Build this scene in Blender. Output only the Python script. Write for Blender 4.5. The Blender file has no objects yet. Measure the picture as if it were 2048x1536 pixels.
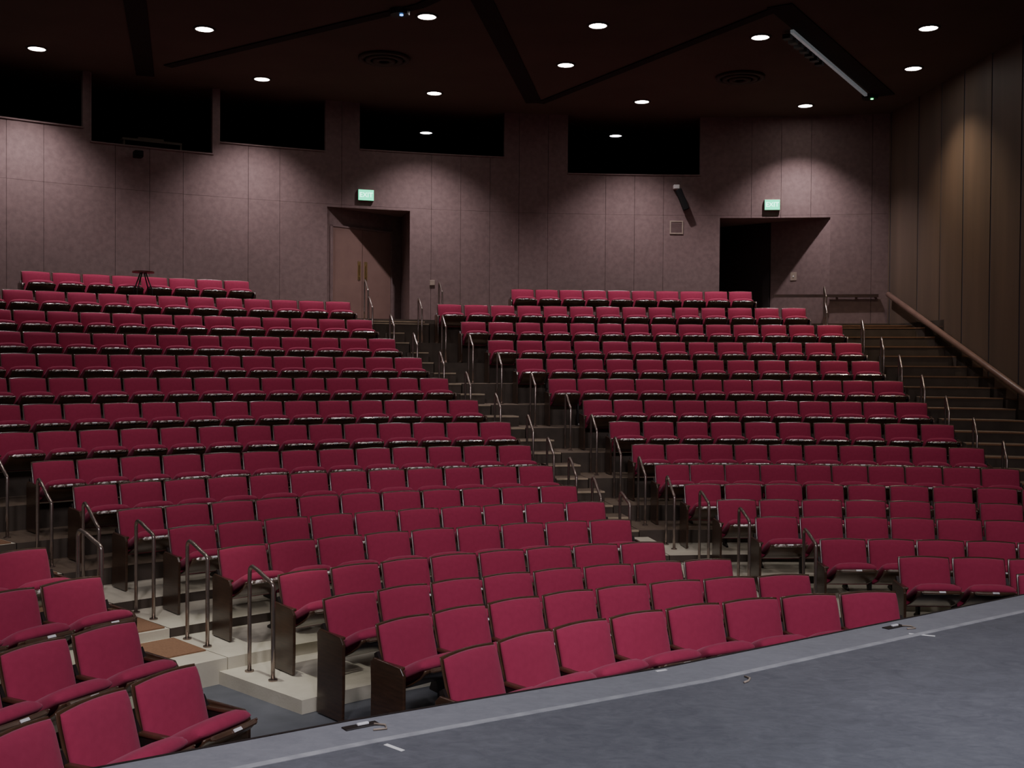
import bpy, math, random
from math import sin, cos, pi, radians, sqrt, atan2
from mathutils import Vector, Matrix
random.seed(4)
scn = bpy.context.scene
COL = scn.collection

# ------------------------------------------------------------------ materials
def mat(name, c1, c2=None, rough=0.7, scale=8.0, bump=0.0, bscale=60.0, spec=0.4, metal=0.0, emit=None, estr=0.0, stretch=(1,1,1), detail=4.0, coat=0.0, lo=.3, hi=.7):
    m = bpy.data.materials.new(name); m.use_nodes = True
    nt = m.node_tree; b = nt.nodes['Principled BSDF']
    b.inputs['Roughness'].default_value = rough
    b.inputs['Metallic'].default_value = metal
    b.inputs['Specular IOR Level'].default_value = spec
    b.inputs['Coat Weight'].default_value = coat
    b.inputs['Coat Roughness'].default_value = 0.2
    tc = nt.nodes.new('ShaderNodeTexCoord'); mp = nt.nodes.new('ShaderNodeMapping')
    mp.inputs['Scale'].default_value = stretch
    nt.links.new(tc.outputs['Object'], mp.inputs['Vector'])
    n = nt.nodes.new('ShaderNodeTexNoise'); n.inputs['Scale'].default_value = scale; n.inputs['Detail'].default_value = detail
    nt.links.new(mp.outputs['Vector'], n.inputs['Vector'])
    r = nt.nodes.new('ShaderNodeValToRGB')
    c2 = c2 or tuple(x*0.75 for x in c1)
    r.color_ramp.elements[0].position = lo; r.color_ramp.elements[1].position = hi
    r.color_ramp.elements[0].color = (*c2, 1); r.color_ramp.elements[1].color = (*c1, 1)
    nt.links.new(n.outputs['Fac'], r.inputs['Fac']); nt.links.new(r.outputs['Color'], b.inputs['Base Color'])
    if bump > 0:
        n2 = nt.nodes.new('ShaderNodeTexNoise'); n2.inputs['Scale'].default_value = bscale; n2.inputs['Detail'].default_value = 3
        nt.links.new(mp.outputs['Vector'], n2.inputs['Vector'])
        bp = nt.nodes.new('ShaderNodeBump'); bp.inputs['Strength'].default_value = bump; bp.inputs['Distance'].default_value = 0.01
        nt.links.new(n2.outputs['Fac'], bp.inputs['Height']); nt.links.new(bp.outputs['Normal'], b.inputs['Normal'])
    if emit:
        b.inputs['Emission Color'].default_value = (*emit, 1); b.inputs['Emission Strength'].default_value = estr
    return m

M_FAB = mat('crimson_fabric', (0.315, 0.032, 0.078), (0.285, 0.028, 0.070), rough=0.9, scale=24, bump=0.12, bscale=400, spec=0.12)
M_FAB.node_tree.nodes['Principled BSDF'].inputs['Sheen Weight'].default_value = .22
M_FAB.node_tree.nodes['Principled BSDF'].inputs['Sheen Tint'].default_value = (1, .55, .7, 1)
M_WOOD = mat('dark_walnut_panel', (0.060, 0.030, 0.017), (0.032, 0.016, 0.010), rough=0.28, scale=6, stretch=(1, 1, 8), spec=0.5, coat=.4)
M_RIM = mat('varnished_seat_edge', (0.080, 0.039, 0.022), (0.048, 0.024, 0.014), rough=0.28, scale=8, spec=0.5, coat=0.4)
M_LIP_GLINT = mat('varnish_lip_painted_glints', (0.62, 0.56, 0.54), (0.08, 0.045, 0.033), rough=0.22, scale=26, spec=1.0, coat=1.0, bump=.4, bscale=18, lo=.49, hi=.57)  # pale patches in the colour stand in for glints on the varnish
M_IRON = mat('brown_cast_iron', (0.016, 0.011, 0.010), rough=0.5, scale=12)
M_PLATE = mat('number_plate_metal', (0.75, 0.75, 0.78), (0.6, 0.6, 0.62), rough=0.3, scale=20, spec=0.8)
M_CONC = mat('painted_concrete', (0.62, 0.59, 0.48), (0.52, 0.49, 0.39), rough=0.8, scale=3, bump=0.15, bscale=40)
M_STEP = mat('brown_step_covering', (0.16, 0.118, 0.084), (0.12, 0.088, 0.063), rough=0.9, scale=6, bump=0.2, bscale=80)
M_NOSE = mat('tan_step_nosing', (0.46, 0.37, 0.26), (0.36, 0.29, 0.20), rough=0.6, scale=8)
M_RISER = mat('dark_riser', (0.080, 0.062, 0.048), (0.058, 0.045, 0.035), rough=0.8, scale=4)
M_GROUND = mat('grey_floor', (0.12, 0.13, 0.15), (0.08, 0.088, 0.102), rough=0.6, scale=3)
M_MAT = mat('brown_carpet', (0.27, 0.15, 0.085), (0.21, 0.115, 0.065), rough=0.95, scale=60, bump=0.3, bscale=200)
M_RAIL = mat('brown_steel_tube', (0.34, 0.28, 0.25), (0.27, 0.22, 0.195), rough=0.24, metal=0.8, scale=10)
M_HRAIL = mat('brown_handrail_wood', (0.17, 0.105, 0.085), (0.125, 0.075, 0.06), rough=0.35, scale=5, spec=.5)
M_WALLR = mat('brown_panelling', (0.130, 0.092, 0.068), (0.092, 0.067, 0.051), rough=0.6, scale=1.6, stretch=(1.5, 1.5, 0.12), bump=0.05, bscale=20)
M_REVEAL_SHEEN = mat('reveal_painted_cool_sheen', (0.07, 0.078, 0.11), (0.05, 0.056, 0.08), rough=0.4, scale=2)  # blue tint painted in for cool light reflected along the panel edges
M_CEIL = mat('brown_ceiling', (0.095, 0.074, 0.058), (0.080, 0.062, 0.049), rough=0.9, scale=1)
M_GAPSHADE = mat('painted_gap_shade', (0.014, 0.011, 0.010), (0.010, 0.008, 0.007), rough=0.9, scale=3)  # dark strips below the ceiling imitate the shade inside panel gaps
M_VENT = mat('brown_vent_metal', (0.055, 0.040, 0.031), (0.045, 0.034, 0.026), rough=0.7, scale=6)
M_BLACK = mat('matt_black', (0.004, 0.004, 0.005), (0.003, 0.003, 0.003), rough=0.9, scale=3)
M_DARK = mat('dark_room', (0.035, 0.028, 0.028), (0.02, 0.016, 0.016), rough=0.8, scale=1)
M_DOOR = mat('door_brown', (0.23, 0.145, 0.125), (0.20, 0.125, 0.108), rough=0.5, scale=3)
M_DOORSHADE = mat('door_painted_shade', (0.025, 0.018, 0.018), (0.02, 0.014, 0.014), rough=0.6, scale=3)  # near-black colour carries the recess shadow on the second door
M_BRASS = mat('brass', (0.55, 0.42, 0.22), (0.45, 0.34, 0.17), rough=0.35, metal=0.8, scale=10)
M_WHITE = mat('white_plastic', (0.7, 0.7, 0.68), (0.62, 0.62, 0.6), rough=0.5, scale=10)
M_BEIGE = mat('beige_metal', (0.33, 0.27, 0.22), (0.28, 0.23, 0.19), rough=0.6, scale=10)
M_LAMP = mat('lamp_lens', (1, 1, 1), (1, 1, 1), emit=(1.0, 0.93, 0.88), estr=30)
M_LAMPD = mat('lamp_lens_dim', (1, 1, 1), (1, 1, 1), emit=(0.95, 0.93, 1.0), estr=9)
M_EXIT = mat('exit_face_green', (0.0, 0.3, 0.12), (0.0, 0.3, 0.12), emit=(0.02, 0.95, 0.48), estr=2.2)
M_EXITL = mat('exit_letters', (0.3, .8, 0.6), (0.3, .8, 0.6), emit=(0.45, 1.0, 0.8), estr=4.5)
M_GLED = mat('green_indicator', (0.1, 1, 0.3), (0.1, 1, 0.3), emit=(0.1, 1.0, 0.3), estr=6)
M_BLED = mat('blue_indicator', (0.1, 0.3, 1), (0.1, 0.3, 1), emit=(0.1, 0.35, 1.0), estr=6)
M_TRACKGLOW = mat('track_strip_glow', (0.35, 0.38, 0.4), (0.25, 0.28, 0.3), rough=0.25, scale=4, emit=(0.75, 0.8, 0.85), estr=0.10)  # weak emission makes the metal track look lit; it is no lamp
M_REDTOP = mat('dark_brown_laminate', (0.12, 0.03, 0.026), rough=0.4, scale=8)
M_WALLB = mat('mauve_acoustic_panel', (0.198, 0.138, 0.134), (0.158, 0.110, 0.106), rough=0.85, scale=10, bump=0.2, bscale=90, detail=12, lo=.33, hi=.67)

def stage_mat(name, a, b2, sc):
    m = bpy.data.materials.new(name); m.use_nodes = True
    nt = m.node_tree; b = nt.nodes['Principled BSDF']
    b.inputs['Roughness'].default_value = 0.55; b.inputs['Specular IOR Level'].default_value = 0.35
    tc = nt.nodes.new('ShaderNodeTexCoord')
    n1 = nt.nodes.new('ShaderNodeTexNoise'); n1.inputs['Scale'].default_value = sc; n1.inputs['Detail'].default_value = 12; n1.inputs['Roughness'].default_value = 0.8
    nt.links.new(tc.outputs['Object'], n1.inputs['Vector'])
    mp = nt.nodes.new('ShaderNodeMapping'); mp.inputs['Rotation'].default_value = (0, 0, 0.9); mp.inputs['Scale'].default_value = (1.0, 1.8, 1)
    nt.links.new(tc.outputs['Object'], mp.inputs['Vector'])
    n2 = nt.nodes.new('ShaderNodeTexNoise'); n2.inputs['Scale'].default_value = 7.0; n2.inputs['Detail'].default_value = 10; n2.inputs['Roughness'].default_value = .7; n2.inputs['Distortion'].default_value = 1.6
    nt.links.new(mp.outputs['Vector'], n2.inputs['Vector'])
    mx = nt.nodes.new('ShaderNodeMath'); mx.operation = 'ADD'
    nt.links.new(n1.outputs['Fac'], mx.inputs[0]); nt.links.new(n2.outputs['Fac'], mx.inputs[1])
    mu = nt.nodes.new('ShaderNodeMath'); mu.operation = 'MULTIPLY'; mu.inputs[1].default_value = 0.5
    nt.links.new(mx.outputs[0], mu.inputs[0])
    r = nt.nodes.new('ShaderNodeValToRGB'); r.color_ramp.elements[0].position = 0.36; r.color_ramp.elements[1].position = 0.66
    r.color_ramp.elements[0].color = (*b2, 1); r.color_ramp.elements[1].color = (*a, 1)
    nt.links.new(mu.outputs[0], r.inputs['Fac']); nt.links.new(r.outputs['Color'], b.inputs['Base Color'])
    return m
M_STAGE = stage_mat('worn_stage_paint', (0.150, 0.155, 0.175), (0.080, 0.083, 0.098), 2.2)
M_STRIP = stage_mat('stage_edge_paint', (0.24, 0.246, 0.268), (0.165, 0.17, 0.190), 3)
M_TAPE = mat('grey_line_paint', (0.36, 0.365, 0.385), (0.24, 0.245, 0.265), rough=0.6, scale=10)
M_WTAPE = mat('white_tape', (0.8, 0.8, 0.8), (0.7, 0.7, 0.7), rough=0.6, scale=10)

# ------------------------------------------------------------------ helpers
def new_mesh(name, verts, faces, mats, fm=None, smooth=False):
    me = bpy.data.meshes.new(name); me.from_pydata([tuple(v) for v in verts], [], faces)
    for m in mats: me.materials.append(m)
    if fm: me.polygons.foreach_set('material_index', fm)
    if smooth: me.polygons.foreach_set('use_smooth', [True]*len(me.polygons))
    me.update(); return me
def add(name, data, parent=None, loc=(0,0,0), rot=(0,0,0), **props):
    o = bpy.data.objects.new(name, data); COL.objects.link(o)
    o.location = loc; o.rotation_euler = rot
    if parent is not None: o.parent = parent
    for k, v in props.items(): o[k] = v
    return o
def box(V, F, x0, x1, y0, y1, z0, z1, M=None):
    b = len(V)
    for z in (z0, z1):
        for (x, y) in ((x0,y0),(x1,y0),(x1,y1),(x0,y1)):
            p = Vector((x, y, z))
            V.append(M @ p if M else p)
    F += [(b,b+3,b+2,b+1),(b+4,b+5,b+6,b+7),(b,b+1,b+5,b+4),(b+1,b+2,b+6,b+5),(b+2,b+3,b+7,b+6),(b+3,b,b+4,b+7)]
def bev_mesh(name, V, F, mats, w=0.006, seg=2):
    import bmesh
    me = new_mesh(name, V, F, mats)
    bm = bmesh.new(); bm.from_mesh(me)
    bmesh.ops.recalc_face_normals(bm, faces=bm.faces)
    bmesh.ops.bevel(bm, geom=list(bm.edges), offset=w, segments=seg, profile=0.5, affect='EDGES', clamp_overlap=True)
    bm.to_mesh(me); bm.free(); return me
def tube_mesh(name, pts, r, mats, n=8):
    V, F = [], []
    pts = [Vector(p) for p in pts]; N = len(pts); prev = None
    for i, p in enumerate(pts):
        t = (pts[min(i+1, N-1)] - pts[max(i-1, 0)]).normalized()
        a = t.orthogonal().normalized() if prev is None else (prev - t*prev.dot(t)).normalized()
        prev = a; b = t.cross(a)
        for k in range(n):
            V.append(p + (a*cos(2*pi*k/n) + b*sin(2*pi*k/n))*r)
    for i in range(N-1):
        for k in range(n):
            F.append((i*n+k, i*n+(k+1)%n, (i+1)*n+(k+1)%n, (i+1)*n+k))
    F.append(tuple(range(n-1, -1, -1))); F.append(tuple((N-1)*n+k for k in range(n)))
    return new_mesh(name, V, F, mats, smooth=True)
def cyl(V, F, c, r, z0, z1, n=24, r1=None):
    b = len(V); r1 = r if r1 is None else r1
    for k in range(n):
        a = 2*pi*k/n; V.append(Vector((c[0]+r*cos(a), c[1]+r*sin(a), z0)))
    for k in range(n):
        a = 2*pi*k/n; V.append(Vector((c[0]+r1*cos(a), c[1]+r1*sin(a), z1)))
    for k in range(n): F.append((b+k, b+(k+1)%n, b+n+(k+1)%n, b+n+k))
    F.append(tuple(b+n-1-k for k in range(n))); F.append(tuple(b+n+k for k in range(n)))

# ------------------------------------------------------------------ seating geometry
Z = [-.02,-.07,-.10,-.08,.03,.12,.22,.41,.64,.95,1.28,1.64,2.01,2.38,2.78,3.19,3.62]
GZ = -.20
def row(i):
    m = (max(0, 7-i)/7)**2
    return 3.8651+.3545*m, 3.3441+.1439*m, 6.359+.9802*i-.4467*m
def P(i, ph, off=0.0):
    cx, cy, R = row(i); return cx+(R+off)*sin(ph), cy+(R+off)*cos(ph)
CX, CY = 3.8651, 3.3441
RW = 6.359+.9802*16+1.0
def WX(y): return 8.8+(26-y)*.045
LZ = 3.75

# ------------------------------------------------------------------ chair part meshes
W = 0.56
S = [-1,-.97,-.9,-.7,-.35,0,.35,.7,.9,.97,1]
def pillow(w, h, t, top_drop=0.0, bulge_back=1.0, conc=0.0, corner=.03, belly=0.0):
    V, F = [], []; n = len(S); idx = {}
    for side in (-1, 1):
        for j, v in enumerate(S):
            for i, u in enumerate(S):
                edge = i in (0, n-1) or j in (0, n-1)
                if edge and side == 1: idx[(side, i, j)] = idx[(-1, i, j)]; continue
                d = (max(0, 1-abs(u)**7)**.5)*(max(0, 1-abs(v)**7)**.5)*t/2
                if side == -1: d += belly*(1-u*u)*(1-v*v)
                d *= (1 if side == -1 else bulge_back)
                x = u*w/2; s = (v+1)/2*h
                if v > 0: s -= top_drop*u*u*v
                x *= 1-corner*max(0, abs(v)-.8)/.2*abs(u)
                idx[(side, i, j)] = len(V)
                V.append((x, side*d - conc*u*u, s))
    for side in (-1, 1):
        for j in range(n-1):
            for i in range(n-1):
                q = (idx[(side,i,j)], idx[(side,i+1,j)], idx[(side,i+1,j+1)], idx[(side,i,j+1)])
                F.append(q if side == -1 else q[::-1])
    return V, F
def place(V, y0, z0, ang):
    return [(x, y0 + s*sin(ang) + n*cos(ang), z0 + s*cos(ang) - n*sin(ang)) for x, n, s in V]
REC = radians(16)
hb = .51
V, F = pillow(.514, hb, .075, .016, .3, .012, .022, .022)
V = place(V, -hb*sin(REC)-.012, .362, REC); ME_BACK = new_mesh('backrest', V, F, [M_FAB], smooth=True)
V, F = pillow(.536, hb+.016, .022, .016, 1, .012, .015)
V = place(V, -hb*sin(REC)+.008, .357, REC); ME_SHELL = new_mesh('back_shell', V, F, [M_RIM], smooth=True)
SA = 27
TA = radians(-(90-SA))
hs = .46
V, F = pillow(.468, hs, .135, .035, .45, 0, .05, .012)
V = [(x, -n_, s) for x, n_, s in V]
F = [f[::-1] for f in F]
V = place(V, -.12, .42, TA); ME_CUSH = new_mesh('seat_cushion', V, F, [M_FAB], smooth=True)
ex = Vector((-cos(radians(SA)), sin(radians(SA)))); nn = Vector((-sin(radians(SA)), -cos(radians(SA))))
base = Vector((-.12, .415))
prof = [base + ex*s + nn*d for s, d in ((-.03, .0), (-.01, .05), (.05, .068), (.15, .080), (.28, .080), (.38, .070), (.435, .05), (.458, .034))]
def extr(profile, w, th, name, mats, smooth=True):
    V, F = [], []; N = len(profile); nor = []
    for i in range(N):
        t = (profile[min(i+1, N-1)] - profile[max(i-1, 0)]).normalized(); nor.append(Vector((t.y, -t.x)))
    for x in (-w/2, -w/2+.02, w/2-.02, w/2):
        for i, p in enumerate(profile): V.append((x, p.x, p.y))
        for i, p in enumerate(profile):
            q = p + nor[i]*th; V.append((x, q.x, q.y))
    L = 2*N
    for k in range(3):
        for i in range(N-1):
            a = k*L+i
            F.append((a, a+1, a+L+1, a+L)); b = k*L+N+i
            F.append((b, b+L, b+L+1, b+1))
        F.append((k*L, k*L+L, k*L+L+N, k*L+N)); F.append((k*L+N-1, k*L+2*N-1, k*L+L+2*N-1, k*L+L+N-1))
    for k in (0, 3):
        for i in range(N-1):
            F.append((k*L+i, k*L+N+i, k*L+N+i+1, k*L+i+1))
    return new_mesh(name, V, F, mats, smooth=smooth)
ME_SEATSH = extr(prof, .46, .012, 'seat_shell', [M_RIM])
c = base + ex*.470 + nn*.042
V, F = [], []
pts = [(.012, -.014), (-.004, -.018), (-.020, -.010), (-.022, .0), (-.006, .013), (.006, .017), (.014, .013)]
xs = [-.195, -.175, 0, .175, .195]
for k, x in enumerate(xs):
    sc = .5 if k in (0, 4) else 1
    bow = -.012 if k == 2 else 0
    for (y, z) in pts: V.append((x, c.x+y*sc+bow, c.y+z*sc))
n_ = len(pts)
for k in range(4):
    for j in range(n_): F.append((k*n_+j, k*n_+(j+1)%n_, (k+1)*n_+(j+1)%n_, (k+1)*n_+j))
F.append(tuple(range(n_-1, -1, -1))); F.append(tuple(4*n_+j for j in range(n_)))
ME_LIP = new_mesh('seat_lip', V, F, [M_LIP_GLINT])
ME_LIPN = new_mesh('seat_lip_brown', V, F, [M_RIM])
V, F = [], []
Mx = Matrix.Translation((0, c.x-.030, c.y+.010)) @ Matrix.Rotation(radians(-45), 4, 'X')
box(V, F, -.032, .032, -.004, .003, -.010, .010, Mx)
ME_NUM = new_mesh('number_plate', V, F, [M_PLATE])
def standard(ext, name):
    V, F = [], []; t = .026
    pts = [(-.30,-ext),(-.06,-ext),(-.06,-ext+.02),(-.13,.05),(-.12,.30),(-.06,.45),(-.03,.64),(-.06,.66),(-.11,.575),(-.33,.57),(-.33,.545),(-.25,.52),(-.22,.40),(-.23,.05),(-.30,-ext+.02)]
    n = len(pts)
    for x in (-t/2, t/2):
        for (y, z) in pts: V.append((x, y, z))
    F.append(tuple(range(n))); F.append(tuple(n+n-1-k for k in range(n)))
    for k in range(n): F.append((k, n+k, n+(k+1)%n, (k+1)%n))
    return new_mesh(name, V, F, [M_IRON])
V, F = [], []
box(V, F, -.023, .023, -.355, -.10, .572, .598); ME_ARM = bev_mesh('armrest', V, F, [M_RIM], .009, 2)
def endpanel(ext, name):
    V, F = [], []
    pts = [(-.40,-ext+.01),(-.02,-ext+.01),(-.03,.40),(-.02,.58),(-.06,.62),(-.37,.60),(-.41,.55),(-.41,.2)]
    n = len(pts)
    for x in (-.014, .014):
        for (y, z) in pts: V.append((x, y, z))
    F.append(tuple(range(n-1, -1, -1))); F.append(tuple(n+k for k in range(n)))
    for k in range(n): F.append((k, (k+1)%n, n+(k+1)%n, n+k))
    return bev_mesh(name, V, F, [M_WOOD], .006, 2)
EXTS = {}
def std_for(ext):
    k = round(ext, 3)
    if k not in EXTS: EXTS[k] = (standard(k, 'side_frame'), endpanel(k, 'end_panel'))
    return EXTS[k]
def seat_parts(first, last, ext, i):
    std, en = std_for(ext)
    L = [('backrest', ME_BACK, 0), ('back_shell', ME_SHELL, 0), ('seat_cushion', ME_CUSH, 0), ('seat_shell', ME_SEATSH, 0),
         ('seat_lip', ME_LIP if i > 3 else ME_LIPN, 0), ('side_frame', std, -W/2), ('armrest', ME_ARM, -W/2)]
    if last: L += [('side_frame', std, W/2), ('armrest', ME_ARM, W/2), ('end_panel', en, W/2+.03)]
    if first: L += [('end_panel', en, -W/2-.03)]
    return L

CEN_S = {0:-.915,1:-.825,2:-.772,3:-.738,4:-.739,5:-.739,6:-.748,7:-.756,8:-.765,9:-.737,10:-.728,11:-.721,12:-.712,13:-.679,14:-.674,15:-.671,16:-.645}
CEN_E = {0:-.157,1:-.186,2:-.219,3:-.249,4:-.245,5:-.240,6:-.244,7:-.248,8:-.253,9:-.258,10:-.278,11:-.296,12:-.311,13:-.327,14:-.340,15:-.352,16:-.442}
CEN_N = {0:8,1:8,2:8,3:8,4:9,5:10,6:11,7:12,8:13,9:13,10:13,11:13,12:13,13:12,14:12,15:12,16:8}
RGT = {16:(-.179,.075,10),15:(-.265,.125,14),14:(-.250,.156,14),13:(-.232,.169,13),12:(-.213,.180,12),11:(-.189,.195,12),10:(-.164,.211,11),9:(-.150,.230,10),8:(-.140,.250,10),7:(-.131,.274,10),6:(-.120,.308,9),5:(-.107,.300,8),4:(-.092,.290,7),3:(-.051,.310,6),2:(.0,.277,4),1:(.095,.257,2)}
LZO = {1:.06,2:.13,3:.23,4:.22}
LEF = {1:(-1.055,4),2:(-.984,4),3:(-.923,3),4:(-.904,2)}
seats = []
for i in range(17):
    s, e, n = CEN_S[i], CEN_E[i], CEN_N[i]; d = (e-s)/n
    ks = list(range(n))
    if 9 <= i <= 15: ks = [-1]+ks
    for k in ks: seats.append((i, s+(k+.5)*d, Z[i], k == ks[0], k == n-1, Z[i]-GZ if i < 3 else 0))
for i, (s, e, n) in RGT.items():
    d = (e-s)/n
    for k in range(n): seats.append((i, s+(k+.5)*d, Z[i], k == 0, k == n-1, Z[i]-GZ if i < 3 else 0))
for i, (e, n) in LEF.items():
    d = .575/row(i)[2]
    for k in range(n): seats.append((i, e-(k+.5)*d, Z[i]+LZO[i], k == n-1, k == 0, 0))
seats.sort(key=lambda q: q[0])
far = [q for q in seats if q[0] >= 15 or (q[0] == 14 and q[1] > -.3)]
near = [q for q in seats if q not in far]
SV, SF, SM = [], [], []
smats = [M_FAB, M_RIM, M_IRON, M_WOOD, M_PLATE, M_LIP_GLINT]
for (i, ph, z, a, b, ext) in near:
    x, y = P(i, ph)
    lab = 'crimson upholstered tip-up theatre seat with dark wood shell'
    if a or b: lab = 'crimson tip-up theatre seat with wooden end panel beside aisle'
    e = add('theater_seat', None, None, (x, y, z), (0, 0, -ph), label=lab, category='chair', group='crimson theatre seats in curved rows')
    e.empty_display_size = .1
    for nm, me, dx in seat_parts(a, b, ext, i):
        add(nm, me, e, (dx, 0, 0))
    add('number_plate', ME_NUM, e, (0, 0, 0))
for (i, ph, z, a, b, ext) in far:
    x, y = P(i, ph); M = Matrix.Translation((x, y, z)) @ Matrix.Rotation(-ph, 4, 'Z')
    for nm, me, dx in seat_parts(a, b, 0, i) + [('number_plate', ME_NUM, 0)]:
        o = len(SV); mi = smats.index(me.materials[0])
        for v in me.vertices: SV.append(M @ (v.co + Vector((dx, 0, 0))))
        for p in me.polygons: SF.append(tuple(o+q for q in p.vertices)); SM.append(mi)
add('theater_seat', new_mesh('far_theater_seats', SV, SF, smats, SM, smooth=True), kind='stuff', label='crimson upholstered theatre seats filling the last curved rows', category='chair', group='crimson theatre seats in curved rows')

# ------------------------------------------------------------------ stepped floor
def strip_prism(V, F, FM, inner, outer, z0, z1, mt=0, ms=1):
    n = len(inner); b = len(V)
    for z in (z0, z1):
        for p in inner: V.append((p[0], p[1], z))
        for p in outer: V.append((p[0], p[1], z))
    L = 2*n
    for k in range(n-1):
        F.append((b+L+k, b+L+n+k, b+L+n+k+1, b+L+k+1)); FM.append(mt)
        F.append((b+k, b+k+1, b+n+k+1, b+n+k)); FM.append(ms)
        F.append((b+k, b+L+k, b+L+k+1, b+k+1)); FM.append(ms)
        F.append((b+n+k, b+n+k+1, b+L+n+k+1, b+L+n+k)); FM.append(ms)
    F.append((b, b+n, b+L+n, b+L)); FM.append(ms)
    F.append((b+n-1, b+L+n-1, b+L+2*n-1, b+2*n-1)); FM.append(ms)
def curve(i, off, p0, p1, n=24):
    out = []
    for k in range(n+1):
        x, y = P(i, p0+(p1-p0)*k/n, off)
        if y > 2: x = min(x, WX(y)-.002)
        out.append((x, y))
    return out
FO = -.86
V, F, FM = [], [], []
def cl(i): return (CEN_S[i]-(.045 if i < 4 else .034)) if i < 9 else -.79
def aisL(i): return (LEF[i][0]+.04) if i in LEF else -.905
def cr(i): return CEN_E[i]+.035 if i < 16 else CEN_E[15]+.02
def rl(i): return RGT[i][0]-.035 if i in RGT and i < 16 else (-.27 if i == 16 else .2)
def rr(i): return RGT[i][1]+.035 if 7 <= i < 16 else (.15 if i == 16 else .9)
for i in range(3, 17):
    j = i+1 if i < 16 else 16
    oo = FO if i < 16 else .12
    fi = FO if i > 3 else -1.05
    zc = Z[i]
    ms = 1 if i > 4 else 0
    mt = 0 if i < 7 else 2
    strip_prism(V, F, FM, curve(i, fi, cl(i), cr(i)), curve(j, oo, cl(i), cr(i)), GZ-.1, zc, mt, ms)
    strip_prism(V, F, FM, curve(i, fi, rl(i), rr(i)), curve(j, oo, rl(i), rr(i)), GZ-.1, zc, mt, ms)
for i in range(1, 17):
    j = i+1 if i < 16 else 16
    oo = FO if i < 16 else .12
    strip_prism(V, F, FM, curve(i, FO, -1.5, aisL(i)), curve(j, oo, -1.5, aisL(i)), GZ-.1, Z[i]+LZO.get(i, .0), 0 if i < 9 else 2)
strip_prism(V, F, FM, curve(16, .12, -1.4, .5, 60), curve(16, 2.6, -1.4, .5, 60), GZ-.1, LZ, 2, 1)
add('floor', new_mesh('floor', V, F, [M_CONC, M_RISER, M_STEP], FM), kind='structure', label='stepped concrete seating tiers with dark risers', category='floor')
V, F = [], []
box(V, F, -9, 9.5, 2.5, 14, GZ-.12, GZ)
add('floor.001', new_mesh('ground_floor', V, F, [M_GROUND]), kind='structure', label='flat grey auditorium floor in front of the first row', category='floor')

def aisle(lab, lo, hi, i0, brown_from, n=6, nose=True):
    V, F, FM = [], [], []
    for i in range(i0, 17):
        j = i+1 if i < 16 else 16; oo = FO if i < 16 else .12
        z0 = Z[i]; z1 = Z[i+1] if i < 16 else LZ
        a, b = lo(i)+.001, hi(i)-.001
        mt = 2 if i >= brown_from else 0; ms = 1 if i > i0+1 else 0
        if i >= 6:
            zm = (z0+z1)/2
            strip_prism(V, F, FM, curve(i, FO, a, b, n), curve(i, FO+.49, a, b, n), GZ-.1, z0, mt)
            strip_prism(V, F, FM, curve(i, FO+.49, a, b, n), curve(j, oo, a, b, n), GZ-.1, zm, mt)
            if mt == 2:
                mn = 3 if nose else 4
                strip_prism(V, F, FM, curve(i, FO-.012, a, b, n), curve(i, FO+.04, a, b, n), z0-.02, z0+.004, mn, mn)
                strip_prism(V, F, FM, curve(i, FO+.478, a, b, n), curve(i, FO+.53, a, b, n), zm-.02, zm+.004, mn, mn)
        else:
            strip_prism(V, F, FM, curve(i, FO, a, b, n), curve(j, oo, a, b, n), GZ-.1, z0, mt, ms)
    return add('aisle_stairs', new_mesh('aisle_stairs', V, F, [M_CONC, M_RISER, M_STEP, M_NOSE, M_MAT], FM), label=lab, category='stairs')
aisle('pale concrete aisle steps between steel loop rails', aisL, cl, 4, 30)
aisle('brown aisle steps with tan nosings climbing to the double door', cr, rl, 3, 7)
aisle('dark brown aisle steps climbing beside the panelled wall', rr, lambda i: .62 if i < 12 else .4, 7, 7, nose=False)
for i, o0, o1 in ((4, .34, .97), (5, .04, .90), (6, .04, .46), (7, .04, .46), (8, .04, .46)):
    V, F, FM = [], [], []
    a, b = aisL(i)+.01, cl(i)-.004
    strip_prism(V, F, FM, curve(i, FO+o0, a, b, 8), curve(i, FO+o1, a, b, 8), Z[i]+.001, Z[i]+.014, 0, 0)
    add('carpet_tread', new_mesh('carpet_tread', V, F, [M_MAT], FM), label='brown carpet strip on a concrete aisle step', category='carpet', group='carpet strips on the aisle steps')

# ------------------------------------------------------------------ loop handrails
RAILM = {}
def loop_rail(i, ph, z, drop, lab):
    x, y = P(i, ph, -.19)
    h = .97
    pts = [(0, .2, 0), (0, .2, .3), (0, .2, h-.06)]
    for k in range(1, 6):
        a = k/6*pi/2; pts.append((0, .2-.06*(1-cos(a)), h-.06+.06*sin(a)))
    for t in (.25, .5, .75): pts.append((0, .14-.28*t, h+.005-drop*t))
    for k in range(1, 6):
        a = k/6*pi/2; pts.append((0, -.14-.06*sin(a), h+.005-drop-.06*(1-cos(a))))
    pts += [(0, -.2, .3), (0, -.2, 0)]
    key = round(drop, 2)
    if key not in RAILM: RAILM[key] = tube_mesh('loop_tube', pts, .019, [M_RAIL])
    e = add('loop_handrail', RAILM[key], None, (x, y, z), (0, 0, -ph), label=lab, category='handrail', group='steel loop handrails at the row ends')
    for yy in (.2, -.2):
        if yy not in RAILM:
            V, F = [], []
            cyl(V, F, (0, yy), .042, 0, .012, 14)
            RAILM[yy] = new_mesh('foot_flange', V, F, [M_RAIL])
        add('foot_flange', RAILM[yy], e)
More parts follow.
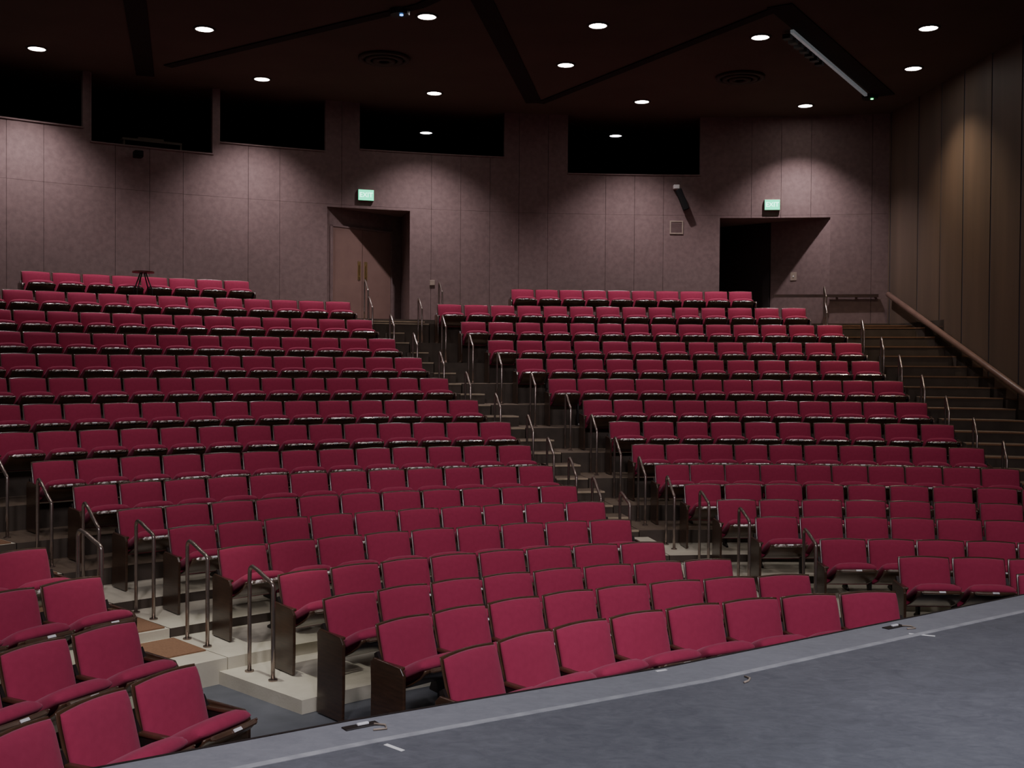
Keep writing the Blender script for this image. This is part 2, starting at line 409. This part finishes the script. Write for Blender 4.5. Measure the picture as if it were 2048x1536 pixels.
for i in range(3, 17):
    drop = .10 if i < 6 else .22
    if i < 9: loop_rail(i, CEN_S[i]-.029, Z[i], drop, 'brown steel loop handrail beside pale concrete steps')
    if i >= 5: loop_rail(i, (CEN_E[i] if i < 16 else CEN_E[15]+.005)+.018, Z[i], drop, 'brown steel loop handrail at the end of a seat row')
    loop_rail(i, (RGT[i][0] if i < 16 else -.235)-.018, Z[i], drop, 'brown steel loop handrail at the end of a seat row')
    if i >= 7: loop_rail(i, (RGT[i][1] if i < 16 else .13)+.018, Z[i], drop, 'brown steel loop handrail on steps beside the wood wall')
for i in (4, 5, 6, 7): loop_rail(i, aisL(i)-.012, Z[i]+LZO.get(i, 0), .1, 'brown steel loop handrail beside pale concrete steps')

# ------------------------------------------------------------------ back wall
OPEN = [(-.358,-.275,2.0,6.3),(.047,.159,2.0,6.3),
        (-1.3,-.583,7.56,9),(-.577,-.467,7.29,9),(-.461,-.360,7.56,9),(-.326,-.178,7.66,9),(-.112,.026,7.33,9)]
def C2(r, ph): return (CX+r*sin(ph), CY+r*cos(ph))
V, F, FM = [], [], []
edges = sorted([o[0] for o in OPEN]+[o[1] for o in OPEN]+[.222])
brk = set([-1.3, .222])
ph = -1.28
while ph < .21:
    if min(abs(ph-q) for q in edges) > .014: brk.add(round(ph, 4))
    ph += .0302
seamset = set(brk)
for q in edges: brk.add(q)
brk = sorted(brk)
zb = [LZ-.05, 6.36, 8.7]
for a, b in zip(brk[:-1], brk[1:]):
    if b-a < .0015: continue
    mid = (a+b)/2
    ga = .00015 if a in seamset else 0; gb = .00015 if b in seamset else 0
    rects = [(zb[0], zb[1]-.002), (zb[1]+.002, zb[2])]
    for o in OPEN:
        if o[0] < mid < o[1]:
            nr = []
            for (z0, z1) in rects:
                if o[3] <= z0 or o[2] >= z1: nr.append((z0, z1)); continue
                if o[2] > z0+.01: nr.append((z0, o[2]))
                if o[3] < z1-.01: nr.append((o[3], z1))
            rects = nr
    for (z0, z1) in rects:
        inner = [C2(RW, a+ga), C2(RW, mid), C2(RW, b-gb)]; outer = [C2(RW+.14, a+ga), C2(RW+.14, mid), C2(RW+.14, b-gb)]
        strip_prism(V, F, FM, inner, outer, z0, z1, 0, 0)
add('wall_back', new_mesh('wall_back', V, F, [M_WALLB], FM), kind='structure', label='curved mauve-brown acoustic panel wall with vertical seams', category='wall')

V, F, FM = [], [], []
n = 40
inn = [C2(RW+5, -1.35+1.6*k/n) for k in range(n+1)]; out = [C2(RW+5.2, -1.35+1.6*k/n) for k in range(n+1)]
strip_prism(V, F, FM, inn, out, 3, 9, 0, 0)
inn = [C2(RW+.142, -1.35+1.6*k/n) for k in range(n+1)]
strip_prism(V, F, FM, inn, out, 7.0, 7.1, 0, 0)
add('wall_rear', new_mesh('wall_rear', V, F, [M_DARK], FM), kind='structure', label='black control room shell behind the wall openings', category='wall')
def sector_box(V, F, FM, r0, r1, p0, p1, z0, z1, n=3, m=0):
    strip_prism(V, F, FM, [C2(r0, p0+(p1-p0)*k/n) for k in range(n+1)], [C2(r1, p0+(p1-p0)*k/n) for k in range(n+1)], z0, z1, m, m)
V, F, FM = [], [], []
for (a, b, z0, z1) in OPEN[2:]:
    sector_box(V, F, FM, RW-.02, RW+.15, a if a > -1.2 else -1.2, b, z0-.03, z0, 12)
a, b, z0, z1 = OPEN[3]
sector_box(V, F, FM, RW-.01, RW+.15, b-.0012, b, z0, 8.69, 1); sector_box(V, F, FM, RW-.01, RW+.15, a, a+.0012, z0, 8.69, 1)
add('trim_1', new_mesh('trim_1', V, F, [M_WALLB], FM), kind='structure', label='thin sill and jamb trim around the booth openings', category='trim')
V, F, FM = [], [], []
sector_box(V, F, FM, RW+.45, RW+1.1, -.545, -.492, 7.48, 7.53)
for p in (-.544, -.4935): sector_box(V, F, FM, RW+.47, RW+1.08, p, p+.0015, 7.1, 7.48, 1)
sector_box(V, F, FM, RW+.6, RW+.95, -.530, -.507, 7.53, 7.60)
add('control_desk', new_mesh('control_desk', V, F, [M_WALLR], FM), label='brown wooden console desk inside the dark control booth', category='desk')

def recess(idx, pa, pb, deep_side, depth, leaf, name, mleaf, handles):
    A = Vector((*C2(RW+.0, pa), 0)); B = Vector((*C2(RW+.0, pb), 0))
    if deep_side == 'b': B2 = Vector((*C2(RW+depth, pb), 0)); A2 = Vector((*C2(RW+.02, pa), 0))
    else: A2 = Vector((*C2(RW+depth, pa), 0)); B2 = Vector((*C2(RW+.02, pb), 0))
    V, F = [], []
    def hexa(q4, z0, z1):
        b = len(V)
        for z in (z0, z1):
            for s in q4: V.append((s.x, s.y, z))
        F.extend([(b,b+3,b+2,b+1),(b+4,b+5,b+6,b+7),(b,b+1,b+5,b+4),(b+1,b+2,b+6,b+5),(b+2,b+3,b+7,b+6),(b+3,b,b+4,b+7)])
    d = (B2-A2).normalized(); nrm = Vector((-d.y, d.x, 0))*.06
    if nrm.dot(Vector((sin(pa), cos(pa), 0))) < 0: nrm = -nrm
    hexa((A2, B2, B2+nrm, A2+nrm), LZ-.05, 6.5)
    if deep_side == 'b': s0, s1 = Vector((*C2(RW+.14, pb), 0)), B2
    else: s0, s1 = Vector((*C2(RW+.14, pa), 0)), A2
    d = (s1-s0).normalized(); nrm = Vector((-d.y, d.x, 0))*.05
    tang = (B-A).normalized()
    if (nrm.dot(tang) > 0) != (deep_side == 'b'): nrm = -nrm
    hexa((s0, s1+d*.06, s1+d*.06+nrm, s0+nrm), LZ-.05, 6.5)
    A0 = Vector((*C2(RW+.141, pa), 0)); B0 = Vector((*C2(RW+.141, pb), 0))
    A3 = Vector((*C2(RW+depth+.1, pa), 0)); B3 = Vector((*C2(RW+depth+.1, pb), 0))
    hexa((A0, B0, B3, A3), 6.3, 6.36)
    add('wall_%s' % name, new_mesh('wall_recess', V, F, [M_WALLB]), kind='structure', label='splayed wall recess around an exit door', category='wall')
    d = (B2-A2); Ld = d.length; d.normalize()
    ang = atan2(d.y, d.x); org = A2
    dr = add('door_%d' % idx, None, None, (org.x, org.y, LZ), (0, 0, ang), kind='structure', label='brown double door with brass pull plates' if idx == 1 else 'double door with recess shade painted into its dark colour', category='door')
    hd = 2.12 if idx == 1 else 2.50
    for (f0, f1, hs_) in leaf:
        V, F = [], []
        box(V, F, f0*Ld+.004, f1*Ld-.004, -.035, -.002, .01, hd)
        lf = add('door_leaf', bev_mesh('door_leaf', V, F, [mleaf], .004, 1), dr)
        if handles:
            V, F = [], []
            hx = f1*Ld-.10 if hs_ > 0 else f0*Ld+.10
            box(V, F, hx-.045, hx+.045, -.043, -.036, .95, 1.38)
            box(V, F, hx-.012, hx+.012, -.085, -.068, 1.0, 1.33)
            for zz in (1.02, 1.28): box(V, F, hx-.01, hx+.01, -.07, -.04, zz, zz+.03)
            add('door_handle', new_mesh('door_handle', V, F, [M_BRASS]), lf, label='brass pull plate and handle')
    V, F = [], []
    f0, f1 = leaf[0][0]*Ld, leaf[-1][1]*Ld
    box(V, F, f0-.04, f0, -.05, 0, 0, hd+.04); box(V, F, f1, f1+.04, -.05, 0, 0, hd+.04); box(V, F, f0-.04, f1+.04, -.05, 0, hd, hd+.04)
    add('door_frame', new_mesh('door_frame', V, F, [M_WALLB if idx == 1 else M_DOORSHADE]), dr)
    return org, d, ang, Ld
recess(1, -.358, -.275, 'b', 1.15, [(.06, .45, 1), (.45, .84, -1)], 'recess_a', M_DOOR, True)
o2, d2, a2, L2 = recess(2, .047, .159, 'a', 2.0, [(.02, .27, 1), (.27, .52, -1)], 'recess_b', M_DOORSHADE, False)
V, F = [], []
pp = o2 + d2*(L2*.72)
e = add('wall_switch', None, None, (pp.x, pp.y, 4.95), (0, 0, a2), label='beige switch plate on the wall beside the dark door', category='switch')
box(V, F, -.08, .08, -.012, 0, -.10, .10); add('cover_plate', bev_mesh('cover_plate', V, F, [M_BEIGE], .003, 1), e)
V, F = [], []; box(V, F, -.012, .012, -.022, -.012, -.02, .02); add('toggle', new_mesh('toggle', V, F, [M_WHITE]), e)

# ------------------------------------------------------------------ wall-mounted things
def on_wall(ph, z, out=0.0):
    x, y = C2(RW-out, ph); return (x, y, z), (0, 0, -ph)
def text_mesh(s, size, ext):
    cu = bpy.data.curves.new('t', 'FONT'); cu.body = s; cu.size = size; cu.extrude = ext; cu.align_x = 'CENTER'; cu.align_y = 'CENTER'; cu.resolution_u = 3
    o = bpy.data.objects.new('t', cu); COL.objects.link(o)
    bpy.context.view_layer.update()
    me = bpy.data.meshes.new_from_object(o.evaluated_get(bpy.context.evaluated_depsgraph_get()))
    bpy.data.objects.remove(o); return me
ME_TXT = text_mesh('EXIT', .15, .002); ME_TXT.materials.clear(); ME_TXT.materials.append(M_EXITL)
for ph in (-.320, .100):
    loc, rot = on_wall(ph, 6.60, 0)
    e = add('exit_sign', None, None, loc, rot, label='glowing green EXIT sign above the door recess', category='sign', group='exit signs above the doors')
    V, F = [], []; box(V, F, -.185, .185, -.07, 0, -.128, .128); add('housing', bev_mesh('housing', V, F, [M_BEIGE], .008, 1), e)
    V, F = [], []; box(V, F, -.175, .175, -.078, -.071, -.118, .118); add('sign_face', new_mesh('sign_face', V, F, [M_EXIT]), e)
    add('lettering', ME_TXT, e, (0, -.081, 0), (pi/2, 0, 0))
loc, rot = on_wall(.001, 7.02)
e = add('wall_speaker', None, None, loc, rot, label='black column speaker tilted on a white wall bracket', category='speaker')
V, F = [], []; box(V, F, -.07, .07, -.16, 0, -.05, .05); add('bracket', bev_mesh('bracket', V, F, [M_WHITE], .015, 2), e)
V, F = [], []
Mx = Matrix.Translation((.13, -.17, -.30)) @ Matrix.Rotation(radians(-22), 4, 'Y')
box(V, F, -.07, .07, -.07, .07, -.27, .25, Mx); add('cabinet', bev_mesh('cabinet', V, F, [M_BLACK], .02, 2), e)
loc, rot = on_wall(.002, 6.07)
e = add('air_vent', None, None, loc, rot, label='square beige louvred air vent on the wall', category='vent')
V, F = [], []
for (a, b, c_, d_) in ((-.16,.16,.13,.16),(-.16,.16,-.16,-.13),(-.16,-.13,-.13,.13),(.13,.16,-.13,.13)): box(V, F, a, b, -.02, 0, c_, d_)
add('vent_frame', new_mesh('vent_frame', V, F, [M_BEIGE]), e)
V, F = [], []
for k in range(9): box(V, F, -.13, .13, -.012, 0, -.125+k*.029, -.107+k*.029)
add('louvres', new_mesh('louvres', V, F, [M_WALLB]), e)
loc, rot = on_wall(-.537, 7.08)
e = add('wall_projector', None, None, loc, rot, label='small dark device on a bracket below the booth', category='projector')
V, F = [], []; box(V, F, -.09, .09, -.30, -.08, -.07, .07); add('casing', bev_mesh('casing', V, F, [M_BLACK], .02, 2), e)
V, F = [], []; box(V, F, -.02, .02, -.1, 0, -.02, .02); add('bracket', new_mesh('bracket', V, F, [M_IRON]), e)
loc, rot = on_wall(-.252, 4.65)
e = add('wall_outlet', None, None, loc, rot, label='small beige outlet box on the mauve wall', category='outlet')
V, F = [], []; box(V, F, -.06, .06, -.03, 0, -.06, .06); add('cover_plate', bev_mesh('cover_plate', V, F, [M_BEIGE], .005, 1), e)
V, F, FM = [], [], []
sector_box(V, F, FM, RW-.09, RW-.03, .102, .207, 4.40, 4.47, 10)
gr = add('wall_rail', new_mesh('wall_rail', V, F, [M_WOOD], FM), label='dark wooden guard rail along the mauve wall', category='handrail')
V, F, FM = [], [], []
for p in (.165, .184, .203): sector_box(V, F, FM, RW-.031, RW+.0, p, p+.002, 4.41, 4.45, 1)
add('bracket', new_mesh('brackets', V, F, [M_IRON], FM), gr)

# ------------------------------------------------------------------ right wood wall
V, F, FM = [], [], []
ys = [26.35, 25.74, 24.18, 23.04, 22.0, 20.85, 19.72, 18.6, 17.5, 16.4, 15.3, 14.2, 13.1, 12, 10.9, 9.8, 8.7, 7.6, 6.5, 5.4, 4.3]
for k in range(len(ys)-1):
    y1, y0 = ys[k]-.025, ys[k+1]+.025
    b = len(V)
    for z in (-.3, 8.7):
        for (x, y) in ((WX(y0), y0), (WX(y0)+.25, y0), (WX(y1)+.25, y1), (WX(y1), y1)): V.append((x, y, z))
    F += [(b,b+3,b+2,b+1),(b+4,b+5,b+6,b+7),(b,b+1,b+5,b+4),(b+1,b+2,b+6,b+5),(b+2,b+3,b+7,b+6),(b+3,b,b+4,b+7)]; FM += [0]*6
b = len(V)
for z in (-.3, 8.7):
    for (x, y) in ((WX(4.3)+.012, 4.3), (WX(4.3)+.26, 4.3), (WX(26.3)+.26, 26.3), (WX(26.3)+.012, 26.3)): V.append((x, y, z))
F += [(b,b+3,b+2,b+1),(b+4,b+5,b+6,b+7),(b,b+1,b+5,b+4),(b+1,b+2,b+6,b+5),(b+2,b+3,b+7,b+6),(b+3,b,b+4,b+7)]; FM += [1]*6
add('wall_right', new_mesh('wall_right', V, F, [M_WALLR, M_REVEAL_SHEEN], FM), kind='structure', label='tall brown wood panel wall with cool reflections painted into the vertical reveals', category='wall')
pa = Vector((WX(25.55)-.10, 25.55, 4.45)); pb = Vector((WX(19.5)-.10, 19.5, 2.37)); dd = (pb-pa)/(25.55-19.5)
pc = pa + dd*12.5
hr = add('stair_handrail', tube_mesh('handrail_tube', [pa, pb, pc], .062, [M_HRAIL], 12), label='long brown wooden stair handrail on the panelled wall', category='handrail')
for k in range(9):
    q = pa + dd*(.4+1.4*k)
    add('bracket', tube_mesh('bracket', [q, q+Vector((.04, 0, -.07)), q+Vector((.11, 0, -.07))], .012, [M_IRON], 6), hr)

# ------------------------------------------------------------------ ceiling
V, F = [], []
box(V, F, -18, 14, 3.0, 34, 8.7, 8.8)
add('ceiling', new_mesh('ceiling', V, F, [M_CEIL]), kind='structure', label='dark brown flat auditorium ceiling', category='ceiling')
def slot(idx, p, q, w, h=.05, m=M_GAPSHADE, extend=0.0):
    p = Vector((*p, 0)); q = Vector((*q, 0)); d = (q-p).normalized(); p = p - d*extend
    nn_ = Vector((-d.y, d.x, 0))*w/2; V = []
    for z in (8.7-h, 8.7):
        for s in (p-nn_, q-nn_, q+nn_, p+nn_): V.append((s.x, s.y, z))
    F = [(0,3,2,1),(4,5,6,7),(0,1,5,4),(1,2,6,5),(2,3,7,6),(3,0,4,7)]
    add('trim_%d' % idx, new_mesh('slot', V, F, [m]), kind='structure', label='dark strip painted as the shade of a gap between ceiling panels', category='trim')
slot(2, (-6.25,18.18), (-7.65,22.9), .36, .02, extend=8)
slot(3, (-6.95,22.15), (-1.57,18.33), .2, .025)
slot(4, (-.53,18.06), (.45,25.0), .36, .02, extend=8)
slot(5, (.59,25.02), (4.36,18.33), .2, .025)
slot(6, (4.36,18.2), (8.10,24.11), .42, .02)
slot(7, (-1.57,18.33), (-.53,17.0), .2, .025)
p = Vector((4.86,19.35,0)); q = Vector((7.58,23.78,0)); d = (q-p).normalized()
e = add('lighting_track', None, None, (p.x, p.y, 8.62), (0, 0, atan2(d.y, d.x)), label='pale metal track with added faint glow along the ceiling strip', category='track')
L = (q-p).length
V, F = [], []; box(V, F, 0, L, -.03, .03, -.03, .03); add('rail', new_mesh('rail', V, F, [M_TRACKGLOW]), e)
V, F = [], []
for k in range(7): box(V, F, .15+k*.33, .30+k*.33, .08, .22, -.06, .02)
add('fixtures', new_mesh('fixtures', V, F, [M_IRON]), e)

DL = [(-9.08,21.0),(-5.53,19.70),(-1.50,18.91),(1.46,19.34),(4.44,19.95),(7.25,19.35),(-5.28,23.11),(-1.75,24.20),(1.02,21.87),(2.88,24.84),(6.63,25.11),(7.93,21.94)]
ADDED_DL = [(-5.5,14.5),(-2.0,15.0),(1.8,14.5),(5.0,15.0),(-3.5,11.0),(1.5,11.0),(5.5,11.0),(-10.5,17.5),(-7.5,13.0)]  # unseen downlights added outside the view to light the seats
V, F = [], []; cyl(V, F, (0,0), .155, -.012, -.006, 28); ME_LENS = new_mesh('lens', V, F, [M_LAMP]); ME_LENSD = new_mesh('lens_dim', V, F, [M_LAMPD])
V, F = [], []
n = 28
for (r, z) in ((.155, 0), (.155, -.02), (.195, -.02), (.20, 0)):
    for k in range(n): V.append((r*cos(2*pi*k/n), r*sin(2*pi*k/n), z))
for j in range(3):
    for k in range(n): F.append((j*n+k, j*n+(k+1)%n, (j+1)*n+(k+1)%n, (j+1)*n+k))
ME_RING = new_mesh('trim_ring', V, F, [M_VENT], smooth=True)
def spot(e, ang, parent, col=(1, .88, .85), blend=.6, size=.10):
    l = bpy.data.lights.new('lamp_beam', 'SPOT'); l.energy = e; l.spot_size = radians(ang); l.spot_blend = blend; l.color = col; l.shadow_soft_size = size
    o = bpy.data.objects.new('lamp_beam', l); COL.objects.link(o); o.parent = parent; o.location = (0, 0, -.04)
for k, (x, y) in enumerate(DL+ADDED_DL):
    e = add('recessed_downlight', None, None, (x, y, 8.7), label='unseen downlight added to brighten the left aisle landing', category='lamp', group='recessed ceiling downlights')
    add('lens', ME_LENS, e); add('trim_ring', ME_RING, e)
    rr_ = sqrt((x-CX)**2+(y-CY)**2)
    if rr_ > 21: spot(820, 104, e, blend=1.0, col=(1, .87, .90), size=.05)
    elif k == 11: spot(560, 106, e, blend=1.0, col=(1, .78, .56))
    elif k == 5: spot(100, 80, e, blend=.8)
    else: spot(150, 82, e, blend=.7, size=.14)
e = add('recessed_downlight', None, None, (-2.9, 9.8, 8.7), label='unseen downlight added to brighten the left aisle landing', category='lamp', group='recessed ceiling downlights')
add('lens', ME_LENS, e); add('trim_ring', ME_RING, e); spot(1100, 26, e, blend=.9, col=(1, .96, .88))  # narrow beam added to brighten the pale landing below
for (x, y) in ((-2.25,28.3),(2.63,28.5)):
    e = add('recessed_downlight', None, None, (x, y, 8.7), label='small dim round downlight inside the dark booth', category='lamp', group='recessed ceiling downlights')
    add('lens', ME_LENSD, e); add('trim_ring', ME_RING, e)
for (x, y) in ((-2.53,21.46),(4.64,22.67)):
    e = add('ceiling_diffuser', None, None, (x, y, 8.7), label='round dark concentric-ring ceiling air diffuser', category='vent', group='round ceiling air diffusers')
    for j, (r0, r1, z) in enumerate(((.42,.50,-.05),(.28,.36,-.07),(.12,.22,-.09))):
        V, F = [], []; n = 36
        for (r, zz) in ((r0, z+.045), (r0-.02, z), (r1, z), (r1, z+.05)):
            for k in range(n): V.append((r*cos(2*pi*k/n), r*sin(2*pi*k/n), zz))
        for a in range(4):
            for k in range(n): F.append((a*n+k, a*n+(k+1)%n, ((a+1)%4)*n+(k+1)%n, ((a+1)%4)*n+k))
        add('diffuser_ring', new_mesh('diffuser_ring', V, F, [M_VENT], smooth=True), e)
for (x, y, m, lb) in ((-1.93,18.59,M_BLED,'small dark ceiling sensor with blue light'),(7.78,24.12,M_GLED,'small dark ceiling sensor with green light')):
    e = add('ceiling_sensor', None, None, (x, y, 8.7), label=lb, category='sensor')
    V, F = [], []; cyl(V, F, (0,0), .16, -.09, 0, 20, .18); add('casing', new_mesh('casing', V, F, [M_IRON]), e)
    V, F = [], []; cyl(V, F, (.03,-.04), .03, -.105, -.09, 12); add('indicator', new_mesh('indicator', V, F, [m]), e)

# ------------------------------------------------------------------ stage
EDGE = [(-5.5,2.2),(-4,3.2),(-1.74,4.66),(-.78,5.29),(.91,6.29),(2.46,7.37),(3.93,8.39),(5,8.95),(7,9.3),(9.4,9.4)]
def offs(pts, d):
    out = []
    for k, p in enumerate(pts):
        a = Vector(pts[max(k-1, 0)]); b = Vector(pts[min(k+1, len(pts)-1)]); t = (b-a).normalized(); out.append((p[0]+t.y*d, p[1]-t.x*d))
    return out
E1 = offs(EDGE, .30); E2 = offs(EDGE, .345)
SZ = 1.0
V, F, FM = [], [], []
strip_prism(V, F, FM, E2, EDGE, SZ-.06, SZ, 0, 1)
st = add('stage', None, None, (0, 0, 0), label='worn blue-grey painted stage floor with curved front edge', category='stage')
add('edge_strip', new_mesh('edge_strip', V, F, [M_STRIP, M_BLACK], FM), st)
V, F, FM = [], [], []
strip_prism(V, F, FM, E2, E1, SZ+.001, SZ+.004, 0, 0); add('edge_line', new_mesh('edge_line', V, F, [M_TAPE], FM), st)
n = len(E2); V = [(p[0], p[1], SZ) for p in E2] + [(9.4, -3, SZ), (-5.5, -3, SZ)]
V += [(p[0], p[1], SZ-.06) for p in E2] + [(9.4, -3, SZ-.06), (-5.5, -3, SZ-.06)]
m_ = n+2
F = [tuple(range(m_-1, -1, -1)), tuple(m_+k for k in range(m_))] + [(k, (k+1)%m_, m_+(k+1)%m_, m_+k) for k in range(m_)]
add('deck', new_mesh('deck', V, F, [M_STAGE]), st)
V, F, FM = [], [], []
strip_prism(V, F, FM, offs(EDGE, .10), offs(EDGE, .04), GZ, SZ-.06, 0, 0); add('stage_front', new_mesh('stage_front', V, F, [M_BLACK], FM), st)
V, F, FM = [], [], []
strip_prism(V, F, FM, offs(EDGE, .0), offs(EDGE, -.015), SZ-.09, SZ+.004, 0, 0); add('edge_nosing', new_mesh('edge_nosing', V, F, [M_IRON], FM), st)
for (x, y) in ((-.73,5.28),(2.54,7.37)):
    e = add('floor_latch', None, None, (x+.02, y-.06, SZ), (0, 0, .6), label='small black metal latch with cable on the stage edge', category='latch', group='latches on the stage edge')
    V, F = [], []; box(V, F, -.09, .09, -.028, .028, 0, .006); add('base_plate', bev_mesh('base_plate', V, F, [M_IRON], .002, 1), e)
    V, F = [], []; box(V, F, -.02, .04, -.01, .01, .006, .018); add('tab', bev_mesh('tab', V, F, [M_PLATE], .003, 1), e)
    add('cable', tube_mesh('cable', [(.06,-.02,.008),(.10,-.06,.007),(.08,-.11,.006),(.02,-.09,.006)], .005, [M_BEIGE], 6), e)
for (x, y, r, l, w) in ((-.52,4.93,-.75,.12,.022),(2.67,7.10,-.4,.16,.022),(.86,6.22,.5,.07,.02)):
    V, F = [], []; box(V, F, -l/2, l/2, -w/2, w/2, 0, .002)
    add('tape_mark', new_mesh('tape_mark', V, F, [M_WTAPE]), None, (x, y, SZ+.0005), (0, 0, r), label='short strip of white tape on the stage', category='tape', group='white tape marks on the stage')
add('cord_scrap', tube_mesh('cord_scrap', [(0,0,0),(.03,.03,0),(.05,.08,0),(.03,.12,0)], .006, [M_BEIGE], 6), None, (1.28,5.98,SZ+.006), label='small curled scrap of beige cord on the stage', category='cord')

x, y = P(16, -.547, -.66)
e = add('folding_tray_table', None, None, (x, y, Z[16]), (0, 0, .5), label='small dark folding stand with flat brown top', category='table')
V, F = [], []; cyl(V, F, (0,0), .21, .88, .91, 24); add('table_top', new_mesh('table_top', V, F, [M_REDTOP]), e)
for s in (-1, 1):
    add('leg', tube_mesh('leg', [(s*.2,-.1*s,0),(s*.16,-.05*s,.55),(s*.05,0,.88)], .012, [M_IRON], 6), e)
    add('leg', tube_mesh('leg', [(s*.16,.15*s,0),(s*.12,.10*s,.55),(s*.03,.05*s,.88)], .012, [M_IRON], 6), e)

# ------------------------------------------------------------------ lights
def fillspot(loc, target, ang, e, col, size=.5, blend=.3):  # unseen fill spots added in front to brighten the seating
    l = bpy.data.lights.new('front_fill', 'SPOT'); l.energy = e; l.color = col; l.spot_size = radians(ang); l.spot_blend = blend; l.shadow_soft_size = size
    o = bpy.data.objects.new('front_fill', l); COL.objects.link(o); o.location = loc
    o.rotation_euler = (Vector(target)-Vector(loc)).to_track_quat('-Z', 'Y').to_euler()
fillspot((-2, -1, 7.8), (-4, 11.0, 0), 54, 1300, (1.0, .91, .97))
fillspot((5, -1, 7.8), (5, 11.0, 0), 54, 1300, (1.0, .91, .97))
fillspot((1.5, -1, 7.8), (0.5, 11.5, 0), 54, 1300, (1.0, .91, .97))
l = bpy.data.lights.new('deck_light', 'AREA'); l.shape = 'RECTANGLE'; l.size = 4; l.size_y = 3; l.energy = 185; l.color = (.84, .90, 1.0); l.spread = radians(110)
o = bpy.data.objects.new('deck_light', l); COL.objects.link(o); o.location = (3, 2.5, 7.8)
w = bpy.data.worlds.new('dim_interior'); scn.world = w; w.use_nodes = True
w.node_tree.nodes['Background'].inputs[0].default_value = (.60, .52, .56, 1)
w.node_tree.nodes['Background'].inputs[1].default_value = .12

# ------------------------------------------------------------------ camera
cam = bpy.data.cameras.new('camera'); co = bpy.data.objects.new('camera', cam); COL.objects.link(co)
cam.sensor_width = 36; cam.lens = 2198.08*36/2048; cam.clip_start = .05; cam.clip_end = 200
co.location = (0, 0, 2.7265)
R = Matrix.Rotation(pi/2-.0165, 4, 'X') @ Matrix.Rotation(.0071, 4, 'Z')
co.rotation_euler = R.to_euler()
scn.camera = co
